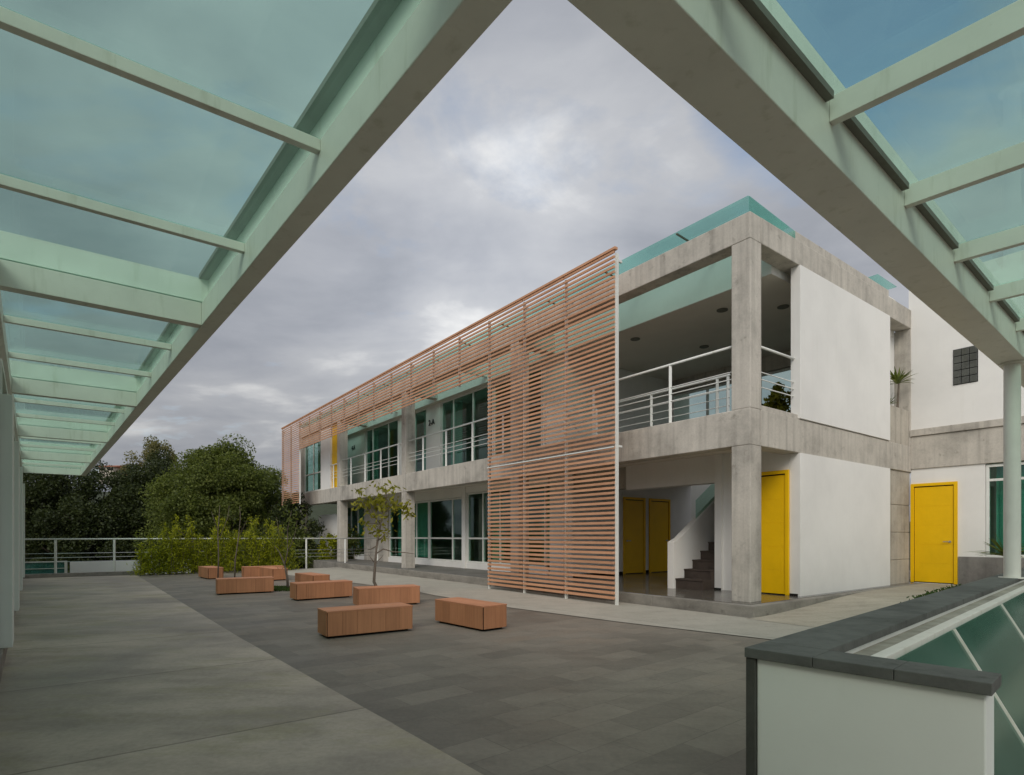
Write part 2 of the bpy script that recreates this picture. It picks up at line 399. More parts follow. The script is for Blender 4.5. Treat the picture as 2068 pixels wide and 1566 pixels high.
poly('path', 'strip', strip_out+[rail_pt(7.9)]+strip_in+[(5.2, 8.35)], .010)
# sidewalk rising along the right flank of the building
b = MB(); na, ns = 12, 24
for i in range(na+1):
    for j in range(ns+1):
        a = -.28-6.6*i/na; s = -.6+7.9*j/ns
        t = min(1, max(0, (s+.4)/4.6)); z = .014+.185*t*t*(3-2*t)
        b.v.append(bp(a, s, z))
for i in range(na):
    for j in range(ns):
        q = i*(ns+1)+j; b.f.append((q, q+1, q+ns+2, q+ns+1))
b.build('sidewalk', 'side', loc=bp(-.3, 3, 0), smooth=True)['kind'] = 'structure'
b = MB()
nx, ny = 60, 12
for i in range(nx+1):
    for j in range(ny+1):
        x = -190+300*i/nx; y = 55+110*j/ny; t = j/ny
        b.v.append((x, y, -3.4+16.5*t*t*(3-2*t)*(1-.55*max(0, (x+70)/200))+1.2*math.sin(x*.09)*t))
for i in range(nx):
    for j in range(ny):
        q = i*(ny+1)+j; b.f.append((q, q+ny+1, q+ny+2, q+1))
b.build('hill', 'hill', loc=(-60, 90, -3.4), smooth=True)['kind'] = 'structure'

# ------------------------------------------------------------------ main building
Z1, Z1T, ZB, ZT = 2.93, 3.57, 6.49, 6.95      # beam undersides and tops
AEND = 25.7
main = thing('office_building', 'two storey exposed concrete and white office building behind the timber slat screen', 'building', bp(12, 3, 0))
MB().box(bp, -.3, 1.8, -.40, 7.2, -.2, .2).build('plinth', 'kerb', main, .012)
MB().box(bp, 1.8, AEND+.3, -.40, 7.2, -.2, .2).build('plinth', 'kerb', main, .012)
MB().box(bp, -.16, 7.28, -.26, 7.15, .2, .206).build('hall_floor', 'plinth', main)
MB().box(bp, 7.29, AEND, -.32, 3, .2, .205).build('apron_floor', 'apron', main)
def column(a, s, z0, z1, w=.36):
    MB().box(bp, a, a+w, s, s+w, z0, z1).build('column', 'conc', main, .012)
cols = [0, 6.55, 13.12, 19.65, 25.3]
for a in cols:
    column(a, 0, .2, Z1); column(a, 0, Z1T, ZB)
MB().box(bp, .0, AEND, -.004, .34, Z1, Z1T).build('floor_beam', 'conc', main, .014)
MB().box(bp, .0, AEND, -.004, .34, ZB, ZT).build('roof_beam', 'conc', main, .014)
MB().box(bp, -.004, .33, .343, 7.55, Z1, Z1T).build('floor_beam', 'conc', main, .014)
MB().box(bp, -.004, .33, .343, 7.58, ZB, ZT).build('roof_beam', 'conc', main, .014)
MB().box(bp, .02, .24, 1.55, 5.95, ZT, ZT+.17).build('roof_upstand', 'conc', main, .01)
MB().box(bp, .02, .22, .36, 1.68, Z1T, Z1T+.09).build('floor_upstand', 'conc', main, .01)
# right flank: end column, planter and walls
MB().box(bp, -.002, .36, 7.20, 7.58, Z1T, ZB).build('column', 'conc', main, .012)
pier = MB()
zz = [.12, .78, 1.44, 2.10, 2.93]
for i in range(4): pier.box(bp, .03, .30, 5.9, 7.25, zz[i]+.008, zz[i+1]-.008)
pier.box(bp, .045, .285, 5.91, 7.24, .1, 2.93)
pier.build('pier', 'conc_pier', main, .006)
MB().box(bp, .03, .2, 5.92, 7.19, Z1T, 4.45).build('planter_wall', 'conc_pier', main, .01)
MB().box(bp, .20, .9, 5.92, 7.19, Z1T, 4.38).build('planter_soil', 'soil', main)
MB().box(bp, -.03, .16, 1.68, 5.89, 3.58, 6.488).build('upper_wall', 'white', main, .006)
MB().box(bp, -.03, .18, 1.68, 5.89, .16, 2.928).build('ground_wall', 'white', main, .006)
# ground floor hall
MB().box(bp, .181, 1.6, 1.68, 1.84, .206, 3.09).build('door_wall', 'white', main)
MB().box(bp, 1.6, 1.76, 1.60, 5.9, .206, 3.09).build('stair_side_wall', 'white', main)
MB().box(bp, 6.3, 7.27, 1.7, 7.1, .206, 3.09).build('hall_end_wall', 'white', main)
MB().box(bp, 1.77, 12.5, 9.6, 9.8, -.2, 3.6).build('added_court_wall', 'white', main)  # added bright backdrop; hall left open behind so sky light gets in
MB().box(bp, .3, 12.5, 7.21, 9.6, -.2, .19).build('added_court_floor', 'strip', main)  # ground of the open court added to light the hall
MB().box(bp, 1.77, 4.3, 1.66, 1.95, 2.50, 3.09).build('stair_lintel', 'white', main)
MB().box(bp, 4.3, 6.29, 1.75, 2.0, 2.55, 3.09).build('hall_beam', 'conc', main)
MB().box(bp, .332, 1.6, .342, 5.9, 3.09, 3.45).box(bp, 1.6, 2.95, .342, 2.4, 3.09, 3.45).box(bp, 2.95, AEND-.3, .342, 7.1, 3.09, 3.45).build('floor_slab', 'ceil', main)
MB().box(bp, .24, AEND-.3, .36, 7.1, 3.452, 3.56).build('upper_floor', 'apron', main)
# stair
st = MB(); nst = 11
for i in range(nst):
    st.box(bp, 1.765, 2.44, 1.18+.30*i, 1.18+.30*(i+1)+.02, .207, .2+.197*(i+1))
    st.box(bp, 1.764, 2.442, 1.165+.30*i, 1.18+.30*(i+1)+.021, .2+.197*(i+1), .2+.197*(i+1)+.03)
stair = st.build('staircase', 'step', main)
pr = []
s0, s1, sl = 1.10, 4.5, .197/.30
prof = [(s0, .2), (s0, 1.22), (s0+.22, 1.30), (s1, 1.30+(s1-s0-.22)*sl), (s1, .2)]
n = len(prof); b = MB()
b.add([bp(2.445, s, z) for s, z in prof]+[bp(2.60, s, z) for s, z in prof], [tuple(range(n)), tuple(range(n, 2*n))[::-1]]+[(i, i+n, (i+1) % n+n, (i+1) % n) for i in range(n)])
b.build('stair_parapet', 'white', main, .005)
prof = [(2.0, 1.30+(2.0-s0-.22)*sl+.004), (2.0, 1.72+(2.0-s0-.22)*sl), (s1, 1.72+(s1-s0-.22)*sl), (s1, 1.30+(s1-s0-.22)*sl+.004)]
n = 4; b = MB()
b.add([bp(2.50, s, z) for s, z in prof]+[bp(2.515, s, z) for s, z in prof], [tuple(range(n)), tuple(range(n, 2*n))[::-1]]+[(i, i+n, (i+1) % n+n, (i+1) % n) for i in range(n)])
b.build('stair_glass_guard', 'glass_roof', main)

# yellow doors: fr(u, w, z) u across, w outwards (towards viewer)
def door(fr, w, h, z0, parent, hinge=1, label=None):
    root = MB()
    root.box(fr, 0, .07, .0, .045, z0, z0+h).box(fr, w-.07, w, .0, .045, z0, z0+h).box(fr, .07, w-.07, .0, .045, z0+h-.07, z0+h)
    f = root.build('door_frame', 'yellow', parent, .004)
    MB().box(fr, .071, w-.071, .0, .004, z0, z0+h-.071).build('door_gap', 'dark', f)
    lf = MB(); ph = (h-.115)/5
    for i in range(5):
        lf.box(fr, .082, w-.082, .005, .020, z0+.02+i*ph, z0+.02+(i+1)*ph-.007)
    lf.box(fr, .084, w-.084, .0045, .0165, z0+.021, z0+h-.095)
    lf.build('door_leaf', 'yellow', f, .002)
    x = w-.15 if hinge > 0 else .15
    c = fr(x, .03, z0+1.0); d = fr(x, .07, z0+1.0); e = fr(x-.12*hinge, .07, z0+1.0)
    MB().tube([fr(x, .016, z0+1.0), fr(x, .028, z0+1.0)], .028, 12).tube([c, d, e], .011, 8).build('door_handle', 'steel', f)
    return f
door(lambda u, w, z: bp(1.28-u, 1.68-w, z), 1.10, 2.42, .207, main, -1)           # beside the corner column
door(lambda u, w, z: bp(6.3-w, 3.76+u, z), .98, 2.32, .207, main, -1)
door(lambda u, w, z: bp(6.3-w, 4.93+u, z), 1.02, 2.32, .207, main, 1)
for q in ((6.284, 6.299, 1.72, 3.74, .207, .29), (6.284, 6.299, 4.76, 4.91, .207, .29), (.02, .17, 1.664, 1.679, .207, .25), (1.6, 1.77, 1.588, 1.599, .207, .25)):
    MB().box(bp, *q).build('skirting', 'dark', main)

# glazing: opening a0..a1 on plane s, from z0 to z1, with mullions and transoms
def window(parent, fr, u0, u1, z0, z1, mull=(), trans=(), fw=.055, glass='glass_win', name='window', sub=()):
    b = MB(); d0, d1 = -.03, .05
    b.box(fr, u0, u0+fw, d0, d1, z0, z1).box(fr, u1-fw, u1, d0, d1, z0, z1)
    b.box(fr, u0+fw, u1-fw, d0, d1, z0, z0+fw).box(fr, u0+fw, u1-fw, d0, d1, z1-fw, z1)
    for m in mull: b.box(fr, m-fw/2, m+fw/2, d0+.003, d1-.003, z0+fw, z1-fw)
    for t in trans:
        xs = [u0+fw]+sorted(mull)+[u1-fw]
        for i in range(len(xs)-1):
            p = xs[i]+(fw/2 if i else 0); q = xs[i+1]-(fw/2 if i < len(xs)-2 else 0)
            b.box(fr, p, q, d0+.006, d1-.006, t-fw/2, t+fw/2)
    f = b.build(name, 'wmetal', parent)
    MB().box(fr, u0+fw-.005, u1-fw+.005, .004, .012, z0+fw-.005, z1-fw+.005).build('pane', glass, f)
    return f
def curtain(parent, fr, u0, u1, depth, z0, z1, mat='curtain'):
    b = MB(); n = max(4, int((u1-u0)/.05)); o = 0
    for i in range(n+1):
        u = u0+(u1-u0)*i/n; w = depth+.045*math.sin(i*1.9)
        b.v.append(fr(u, w, z0)); b.v.append(fr(u, w, z1))
    for i in range(n): b.f.append((2*i, 2*i+2, 2*i+3, 2*i+1))
    b.build('curtain', mat, parent, smooth=True)
gf = lambda u, w, z: bp(u, 1.72+w, z)
W = [(7.35, 9.35), (9.42, 11.65), (11.9, 14.0), (14.05, 18.0), (20.9, 25.2)]
# ground floor glass walls
w1 = window(main, gf, 7.45, 11.72, .42, 2.86, (8.4, 9.75, 10.75), (1.27,)); curtain(w1, gf, 9.9, 10.55, .25, .5, 2.8); curtain(w1, gf, 7.6, 7.9, .25, .5, 2.8)
w2 = window(main, gf, 11.98, 14.5, .42, 2.74, (12.75,), (1.27,)); curtain(w2, gf, 12.0, 12.6, .25, .5, 2.7)
w3 = window(main, gf, 14.55, 18.15, .42, 2.74, (15.6, 16.9), (1.27,)); curtain(w3, gf, 15.0, 17.8, .25, .5, 2.7)
w4 = window(main, gf, 20.9, 23.6, .42, 2.86, (21.8, 22.7)); curtain(w4, gf, 21.0, 22.2, .25, .5, 2.8)
MB().box(bp, 11.74, 11.96, 1.6, 1.85, .206, 3.09).build('window_post', 'white', main, .006)
MB().box(bp, 18.2, 20.85, 1.62, 1.9, .206, 3.09).build('wall_pier', 'conc', main, .01)
MB().box(bp, 7.28, 18.18, 1.64, 1.9, .206, .415).box(bp, 20.87, 23.7, 1.64, 1.9, .206, .415).build('window_sill', 'white', main, .01)
MB().box(bp, 11.97, 18.18, 1.6, 1.9, 2.75, 3.088).box(bp, 7.28, 11.73, 1.64, 1.9, 2.87, 3.088).box(bp, 20.87, 23.7, 1.64, 1.9, 2.87, 3.088).build('window_head', 'white', main)
MB().box(bp, 22.5, 25.3, .9, 1.05, .206, 2.45).build('end_wall', 'white', main)
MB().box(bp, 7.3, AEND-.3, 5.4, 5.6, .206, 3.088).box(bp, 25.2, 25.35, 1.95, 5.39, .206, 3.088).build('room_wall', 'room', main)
# upper floor
gu = lambda u, w, z: bp(u, 1.55+w, z)
ZC = 6.35
u1_ = window(main, gu, 9.9, 13.25, 3.62, ZC-.01, (11.1, 12.4), ()); curtain(u1_, gu, 12.3, 13.1, .3, 3.7, 6.3)
u1b = window(main, gu, 7.4, 9.85, 3.62, ZC-.01, (8.6,), ())
u2 = window(main, gu, 14.4, 16.2, 3.62, ZC-.01, (15.4,), ()); curtain(u2, gu, 14.5, 15.2, .3, 3.7, 6.3)
u3 = window(main, gu, 16.9, 20.35, 3.62, ZC-.01, (17.9, 19.6), ()); curtain(u3, gu, 19.7, 20.2, .3, 3.7, 6.3)
MB().box(bp, 13.3, 14.35, 1.5, 1.75, 3.56, ZC-.002).build('wall_pier', 'white', main)
MB().box(bp, 16.25, 16.85, 1.5, 1.75, 3.56, ZC-.002).build('wall_pier', 'white', main)
MB().box(bp, 20.4, 22.9, 1.5, 1.75, 3.56, ZC-.002).build('wall_pier', 'white', main)
MB().box(bp, 6.3, 7.35, 1.5, 7.0, 3.56, ZC-.002).build('landing_wall', 'white', main)
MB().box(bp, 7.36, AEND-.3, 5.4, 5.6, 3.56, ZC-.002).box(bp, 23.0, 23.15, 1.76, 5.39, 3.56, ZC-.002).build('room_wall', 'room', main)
# enclosed last bay
ge = lambda u, w, z: bp(u, .14+w, z)
we = window(main, ge, 22.35, 25.1, 3.60, 6.05, (23.7,), (4.5,)); curtain(we, ge, 22.5, 23.5, .3, 3.7, 6.0)
MB().box(bp, 20.95, 22.33, .03, .22, Z1T, 6.488).build('end_wall', 'white', main)
MB().box(bp, 22.34, 25.28, .08, .3, 6.06, 6.488).build('window_head', 'conc', main)
MB().box(bp, 20.02, 20.94, .10, .22, Z1T, 6.488).build('yellow_panel', 'yellow', main)
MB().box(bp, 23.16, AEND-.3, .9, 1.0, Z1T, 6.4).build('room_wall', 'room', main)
# roof slab with its pale fascia, cross beams and ceiling
MB().box(bp, .336, AEND-.2, 1.3, 7.15, ZC, 7.072).build('roof_slab', 'white', main)
MB().box(bp, .34, AEND-.22, 1.32, 7.13, ZC-.006, ZC-.002).build('ceiling', 'ceil', main)
for a in cols[1:]:
    MB().box(bp, a+.03, a+.33, .341, 1.298, ZB-.06, ZT-.01).build('cross_beam', 'conc', main, .008)
for a in (9.9, 16.5, 22.9):
    MB().box(bp, a, a+.09, .341, 1.298, ZB+.02, ZB+.22).build('roof_purlin', 'metal', main)
for (a, s) in ((1.9, 2.1), (4.3, 2.0), (3.6, 3.9), (1.0, 3.0)):
    c = bp(a, s, 0)
    MB().lathe((c[0], c[1], ZC-.03), [(.105, 0), (.12, .006), (.12, .022), (.07, .023), (.07, .005)], 24).build('downlight', 'bracket', main)
# glass canopy along the roof edge
k = 0; a = .015
while a < AEND:
    a1 = min(a+(1.5 if a < 1 else 1.95), AEND+.2)
    b = MB(); b.hexa([bp(a+.006, -.03, 7.20), bp(a1-.006, -.03, 7.20), bp(a1-.006, 1.34, 7.10), bp(a+.006, 1.34, 7.10), bp(a+.006, -.03, 7.212), bp(a1-.006, -.03, 7.212), bp(a1-.006, 1.34, 7.112), bp(a+.006, 1.34, 7.112)])
    b.build('glass_roof_pane', 'glass_eave', main)
    b = MB(); b.hexa([bp(a1-.018, -.02, 7.175), bp(a1+.018, -.02, 7.175), bp(a1+.018, 1.30, 7.078), bp(a1-.018, 1.30, 7.078), bp(a1-.018, -.02, 7.197), bp(a1+.018, -.02, 7.197), bp(a1+.018, 1.30, 7.098), bp(a1-.018, 1.30, 7.098)])
    b.build('glass_roof_bar', 'bracket', main); a = a1
b = MB(); tri = [(-.02, 6.955), (1.54, 6.955), (1.54, 7.085), (-.02, 7.198)]
b.hexa([bp(.0, *tri[0]), bp(.012, *tri[0]), bp(.012, *tri[1]), bp(.0, *tri[1]), bp(.0, *tri[3]), bp(.012, *tri[3]), bp(.012, *tri[2]), bp(.0, *tri[2])])
b.build('glass_roof_end', 'glass_eave', main)
# raised end block at the back of the right flank
MB().box(bp, .34, .6, 5.6, 7.25, 6.9, 7.32).build('roof_parapet', 'white', main)
MB().box(bp, .05, .8, 5.4, 6.5, 7.35, 7.362).build('glass_roof_pane', 'glass_eave', main)
MB().box(bp, .345, .55, 5.62, 7.19, 3.9, 6.48).build('recess_wall', 'white', main)
# back of the open landing: far beam, glazing
MB().box(bp, .335, 6.28, 6.0, 6.3, 5.92, ZC-.007).build('landing_beam', 'conc', main)
gb = lambda u, w, z: bp(u, 6.1+w, z)
window(main, gb, .56, 6.28, 3.58, 5.90, (1.9, 3.3, 3.8, 5.0), (), glass='glass_clear', name='landing_window')
# railings
def railing(parent, pts, z0, h, posts, cables, r=.024, pr_=.028):
    b = MB(); b.tube([(p[0], p[1], z0+h) for p in pts], r, 10)
    top = b.build('railing', 'wmetal', parent, smooth=True)
    for (x, y) in posts:
        MB().box(cart, x-pr_, x+pr_, y-pr_*.5, y+pr_*.5, z0-.02, z0+h-.02).build('post', 'wmetal', top)
    cb = MB()
    for c in cables: cb.tube([(p[0], p[1], z0+c) for p in pts], .010, 6)
    cb.build('cable', 'wmetal', top)
    return top
def seg(a0, a1, s): return [bp(a0, s, 0)[:2], bp(a1, s, 0)[:2]]
CB = (.45, .59, .72)
for i in range(3):
    a0, a1 = cols[i]+.36, cols[i+1]
    ps = [bp(a, .12, 0)[:2] for a in ([1.77, 3.9, 5.6] if i == 0 else [a0+.5+k*1.55 for k in range(4)])]
    railing(main, seg(a0, a1, .12), Z1T, 1.17, ps, CB)
railing(main, seg(cols[3]+.37, 20.9, .01), Z1T, 1.05, [bp(20.5, .012, 0)[:2]], CB)
railing(main, [bp(.12, .36, 0)[:2], bp(.10, 1.9, 0)[:2]], Z1T, 1.17, [], CB)
railing(main, [bp(1.35, 1.53, 0)[:2], bp(6.3, 1.53, 0)[:2]], 3.57, 1.12, [bp(a, 1.53, 0)[:2] for a in (1.4, 1.65, 3.4, 5.2)], (.15, .32, .49, .66, .83))
# room signs
def text(body, size, fr_org, ex, parent, name='room_sign', mat='ink', depth=.01):
    cu = bpy.data.curves.new(name, 'FONT'); cu.body = body; cu.size = size; cu.extrude = depth
    t = bpy.data.objects.new(name, cu); C.objects.link(t); bpy.context.view_layer.update()
    me = bpy.data.meshes.new_from_object(t.evaluated_get(bpy.context.evaluated_depsgraph_get()))
    bpy.data.objects.remove(t)
    b = MB(); ex = Vector(ex); ez = Vector((0, 0, 1)); ey = ex.cross(ez)
    b.add([Vector(fr_org)+ex*v.co.x+ez*v.co.y-ey*v.co.z*-1 for v in me.vertices], [tuple(p.vertices) for p in me.polygons])
    return b.build(name, mat, parent)
text('2-A', .31, bp(14.18, 1.482, 5.60), (.6, -.8, 0), main)
text('4-A', .31, bp(22.1, 1.482, 5.60), (.6, -.8, 0), main)

# ------------------------------------------------------------------ timber slat screen
SS = -.92; SA = 2.26; BAY = 1.45; NB = 16
sc_ = thing('slat_screen', 'tall timber slat screen on white posts standing in front of the concrete building', 'screen', bp(SA+11, SS, 0))
PITCH = .0975
def slats(a0, a1, z0, z1):
    b = MB(); z = z1-.05
    while z > z0:
        b.hexa([bp(a0, SS-.035, z-.004), bp(a1, SS-.035, z-.004), bp(a1, SS+.004, z+.004), bp(a0, SS+.004, z+.004),
                bp(a0, SS-.035, z+.042), bp(a1, SS-.035, z+.042), bp(a1, SS+.004, z+.048), bp(a0, SS+.004, z+.048)])
        z -= PITCH
    b.build('slat_panel', 'slat', sc_)
ZS = 6.90
for i in range(NB):
    z0 = .03 if i < 3 else (2.9 if i >= NB-2 else 5.46)
    slats(SA+i*BAY+.014, SA+(i+1)*BAY-.014, z0, ZS)
for i in range(NB+1):
    z0 = .0 if i <= 3 else (2.88 if i >= NB-2 else 5.46)
    a = SA+i*BAY
    b = MB().box(bp, a-.024, a+.024, SS+.010, SS+.065, z0, ZS-.06)
    b.build('screen_post', 'wmetal', sc_)
for i in range(0, NB+1, 2):
    a = SA+i*BAY
    MB().box(bp, a-.02, a+.02, SS+.066, SS+.17, ZB+.2, ZB+.24).build('screen_bracket', 'wmetal', sc_)
    if i <= 3: MB().box(bp, a-.02, a+.02, SS+.066, SS+.17, 3.08, 3.12).build('screen_bracket', 'wmetal', sc_)
MB().box(bp, SA, SA+3*BAY, SS-.045, SS-.036, 3.07, 3.095).build('screen_rail', 'wmetal', sc_)
MB().box(bp, SA-.03, SA+NB*BAY+.02, SS-.05, SS+.03, ZS+.002, ZS+.05).build('screen_cap', 'slat', sc_)

# ------------------------------------------------------------------ right wing (annex)
wing = thing('office_wing', 'white rendered wing with a concrete band, yellow door and glass block window at far right', 'building', bp(-4, 7.5, 0))
wf = lambda u, w, z: bp(-u, 7.25-w, z)       # u to the right along the wing, w outwards
MB().box(wf, -.05, 9, -.3, 0, 3.97, 7.6).build('upper_wall', 'white', wing)
MB().box(wf, .0, 9, -.25, .035, 3.0, 3.80).build('concrete_band', 'conc', wing, .01)
MB().box(wf, .0, 9, -.25, .075, 3.805, 3.968).build('concrete_ledge', 'conc', wing, .01)
MB().box(wf, -.0, 1.46, -.25, 0, .15, 2.998).build('ground_wall', 'white', wing)
MB().box(wf, .965, 9, .001, .03, .12, .87).build('dado', 'dado', wing, .004)
MB().box(wf, 1.46, 9, -.25, 0, .12, .88).build('under_window_wall', 'white', wing)
door(wf, .95, 2.42, .215, wing, 1)
ww = window(wing, lambda u, w, z: wf(u, -.05-w, z), 1.47, 6.0, .885, 2.97, (2.9, 4.4), (2.62,), glass='glass_win'); curtain(ww, lambda u, w, z: wf(u, -w, z), 1.6, 2.6, .25, 1.0, 2.95)
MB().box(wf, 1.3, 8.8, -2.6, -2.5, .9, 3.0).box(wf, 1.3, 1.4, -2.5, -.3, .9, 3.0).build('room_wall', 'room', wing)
MB().box(wf, -.05, 9, -4, -.31, 2.999, 3.1).build('floor_slab', 'ceil', wing)
# glass block window
b = MB(); gw0, gw1, gz0, gz1 = .86, 1.33, 4.90, 5.74
b.box(wf, gw0, gw1, .002, .006, gz0, gz1)
f = b.build('glass_block_window', 'dark', wing)
b = MB(); nx_, nz_ = 3, 5
for i in range(nx_):
    for j in range(nz_):
        x0 = gw0+.012+i*(gw1-gw0-.012)/nx_; x1 = gw0+(i+1)*(gw1-gw0-.012)/nx_
        z0 = gz0+.012+j*(gz1-gz0-.012)/nz_; z1 = gz0+(j+1)*(gz1-gz0-.012)/nz_
        b.box(wf, x0, x1, .0065, .03, z0, z1)
M['block'] = m_paint('smoky_glass_block', (.07, .075, .062), .12, .5, .8)
b.build('glass_block', 'block', f, .006)

# ------------------------------------------------------------------ left building and its glass canopy
C0 = (.09, 2.12); ZLB = 3.43
lf_ = frame(C0, (-.643, .766), (-.8, -.6))        # t along the walkway, m towards the left wall
left = thing('walkway_building', 'pale plastered wall with projecting pillars lining the left walkway', 'building', lf_(12, 2, 0))
MB().box(lf_, -5, 23.4, 1.80, 2.4, .0, 3.42).build('wall', 'pillar', left)
for t in (1.6, 6.15, 9.9, 14.1, 19.1):
    MB().box(lf_, t, t+.55, 1.585, 1.798, .205, 2.80).build('pillar', 'pillar', left, .006)
MB().box(lf_, -5, 19.6, 1.655, 1.797, .008, .2).build('base_course', 'kerb', left, .008)
for i, t in enumerate((1.6, 6.15, 9.9, 14.1)):
    t1 = (6.15, 9.9, 14.1, 19.1)[i]
    w = window(left, lambda u, w, z: lf_(u, 1.795-w-.06, z), t+.6, t1-.05, .21, 3.3, (t+2.3,), (2.4,), name='window')

can = thing('glass_canopy', 'glass roofed canopy with many cross bars along the left walkway', 'canopy', lf_(11, .8, 3.4), 'glass canopies over the walkways')
MB().box(lf_, .004, 23.1, 0, .15, ZLB, 3.655).build('edge_beam', 'metal', can, .006)
MB().box(lf_, .004, 23.1, 0.002, .085, 3.672, 3.93).build('edge_upstand', 'metal', can)
MB().box(lf_, -.35, 23.1, 1.66, 1.79, ZLB, 3.655).build('wall_beam', 'metal', can, .004)
for i in range(6):
    t = .1+4.62*i
    t = min(t, 23.1-.13)
    MB().box(lf_, t, t+.12, .151, 1.659, ZLB+.003, 3.654).build('cross_beam', 'metal', can, .004)
    MB().box(lf_, t+.02, t+.10, .086, 1.7, 3.672, 3.90).build('cross_upstand', 'metal', can)
    if i < 5:
        MB().box(lf_, t+.11, t+4.64, .086, .17, 3.895, 3.93).build('edge_flange', 'bracket', can)
        for j in (1, 2):
            q = t+.04+j*1.54
            MB().box(lf_, q, q+.05, .151, 1.659, 3.585, 3.653).build('rafter', 'metal', can, .003)
        for j in range(3):
            q0 = t+.06+j*1.54; q1 = q0+1.53
            MB().box(lf_, q0, q1, .05, 1.7, 3.657, 3.669).build('glass_pane', 'glass_roof', can)

# ------------------------------------------------------------------ right canopy
rf = frame(C0, (.768, .640), (.684, -.730))
can2 = thing('glass_canopy', 'glass roofed canopy carried by a round column at the right, over the low parapet', 'canopy', rf(5, 1, 3.4), 'glass canopies over the walkways')
MB().box(rf, -.17, 12, 0, .27, ZLB, 3.765).build('edge_beam', 'metal', can2, .006)
MB().box(rf, .02, 12, .10, .268, 3.79, 3.935).build('edge_upstand', 'metal', can2)
ts = [.66+1.255*i for i in range(-2, 10)]
for t in ts:
    MB().box(rf, t, t+.055, .271 if t > 0 else 0.05, 2.7, 3.63, 3.766).build('rafter', 'metal', can2, .003)
for i in range(len(ts)-1):
    MB().box(rf, ts[i]+.03, ts[i+1]+.02, .12, 2.75, 3.769, 3.781).build('glass_pane', 'glass_roof', can2)
    if ts[i] > 0: MB().box(rf, ts[i]+.12, ts[i+1]-.045, .271, .312, 3.715, 3.755).build('glazing_angle', 'bracket', can2)
MB().box(rf, -1.8, 12, 2.70, 2.9, ZLB, 3.765).build('back_beam', 'metal', can2)
cc = rf(7.58, .14, .84)
MB().lathe((cc[0], cc[1], .845), [(.13, 0), (.13, .012), (.081, .013), (.081, 2.565), (.12, 2.566), (.12, 2.584)], 32).build('column', 'metal', can2, smooth=False)
for p in can2.children[-1:]:
    for q in p.data.polygons: q.use_smooth = len(q.vertices) == 4

# ------------------------------------------------------------------ parapet and skylight at lower right
Q0 = (1.06, 2.57)
qf = frame(Q0, (.735, .678), (.678, -.735))       # t along the long arm, n towards the viewer on the right
par = thing('parapet_wall', 'low L shaped plastered parapet capped with dark basalt slabs at lower right', 'parapet', (Q0[0], Q0[1], 0))
cp = MB(); t = .20
while t < 9.5:
    cp.box(qf, t+.0015, t+.5985, -.012, .262, .806, .85); t += .6
cp.build('coping', 'stone', par, .004)
cp = MB(); t = 0; L_ = .862
for i in range(3): cp.box(qf, -.012, .197, -.012+i*L_/3+.001, -.012+(i+1)*L_/3-.001, .806, .85)
cp.build('coping', 'stone', par, .003)
MB().box(qf, .012, .185, .035, .83, -.01, .804).build('short_wall', 'foam', par, .006)
MB().box(qf, .19, 9.8, .005, .24, -.01, .804).build('long_wall', 'foam', par)
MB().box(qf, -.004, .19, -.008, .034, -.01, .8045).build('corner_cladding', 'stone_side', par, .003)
MB().box(qf, .2, 9.8, .241, .345, .3, .775).build('inner_ledge', 'conc_pier', par, .004)
sky_l = thing('skylight', 'sloping green glass skylight with thin bars behind the low parapet', 'skylight', qf(3, .5, 0))
MB().box(qf, .2, 9.8, .346, .405, .745, .795).build('top_rail', 'metal', sky_l, .004)
def slope(n_): return .775-(n_-.40)*1.874
npan = 8; tb = [.22]+[.22+.0+x for x in (1.62, 2.62, 3.62, 4.62, 5.62, 6.62, 8.0, 9.5)]
tb = [.22, 1.9, 3.8, 5.7, 7.6, 9.5]
for i in range(len(tb)-1):
    b = MB(); n0, n1 = .406, .815
    b.hexa([qf(tb[i]+.01, n0, slope(n0)), qf(tb[i+1]-.01, n0, slope(n0)), qf(tb[i+1]-.01, n1, slope(n1)), qf(tb[i]+.01, n1, slope(n1)),
            qf(tb[i]+.01, n0+.012, slope(n0)+.006), qf(tb[i+1]-.01, n0+.012, slope(n0)+.006), qf(tb[i+1]-.01, n1+.012, slope(n1)+.006), qf(tb[i]+.01, n1+.012, slope(n1)+.006)])
    b.build('glass_pane', 'glass_sky', sky_l)
    if i:
        b = MB(); t0, t1 = tb[i]-.006, tb[i]+.006
        b.hexa([qf(t0, n0, slope(n0)), qf(t1, n0, slope(n0)), qf(t1, n1, slope(n1)), qf(t0, n1, slope(n1)),
                qf(t0, n0+.022, slope(n0)+.014), qf(t1, n0+.022, slope(n0)+.014), qf(t1, n1+.022, slope(n1)+.014), qf(t0, n1+.022, slope(n1)+.014)])
        b.build('glazing_bar', 'metal', sky_l)
MB().box(qf, .2, 9.8, .35, .36, .0, .74).build('backing_wall', 'curtain', sky_l)

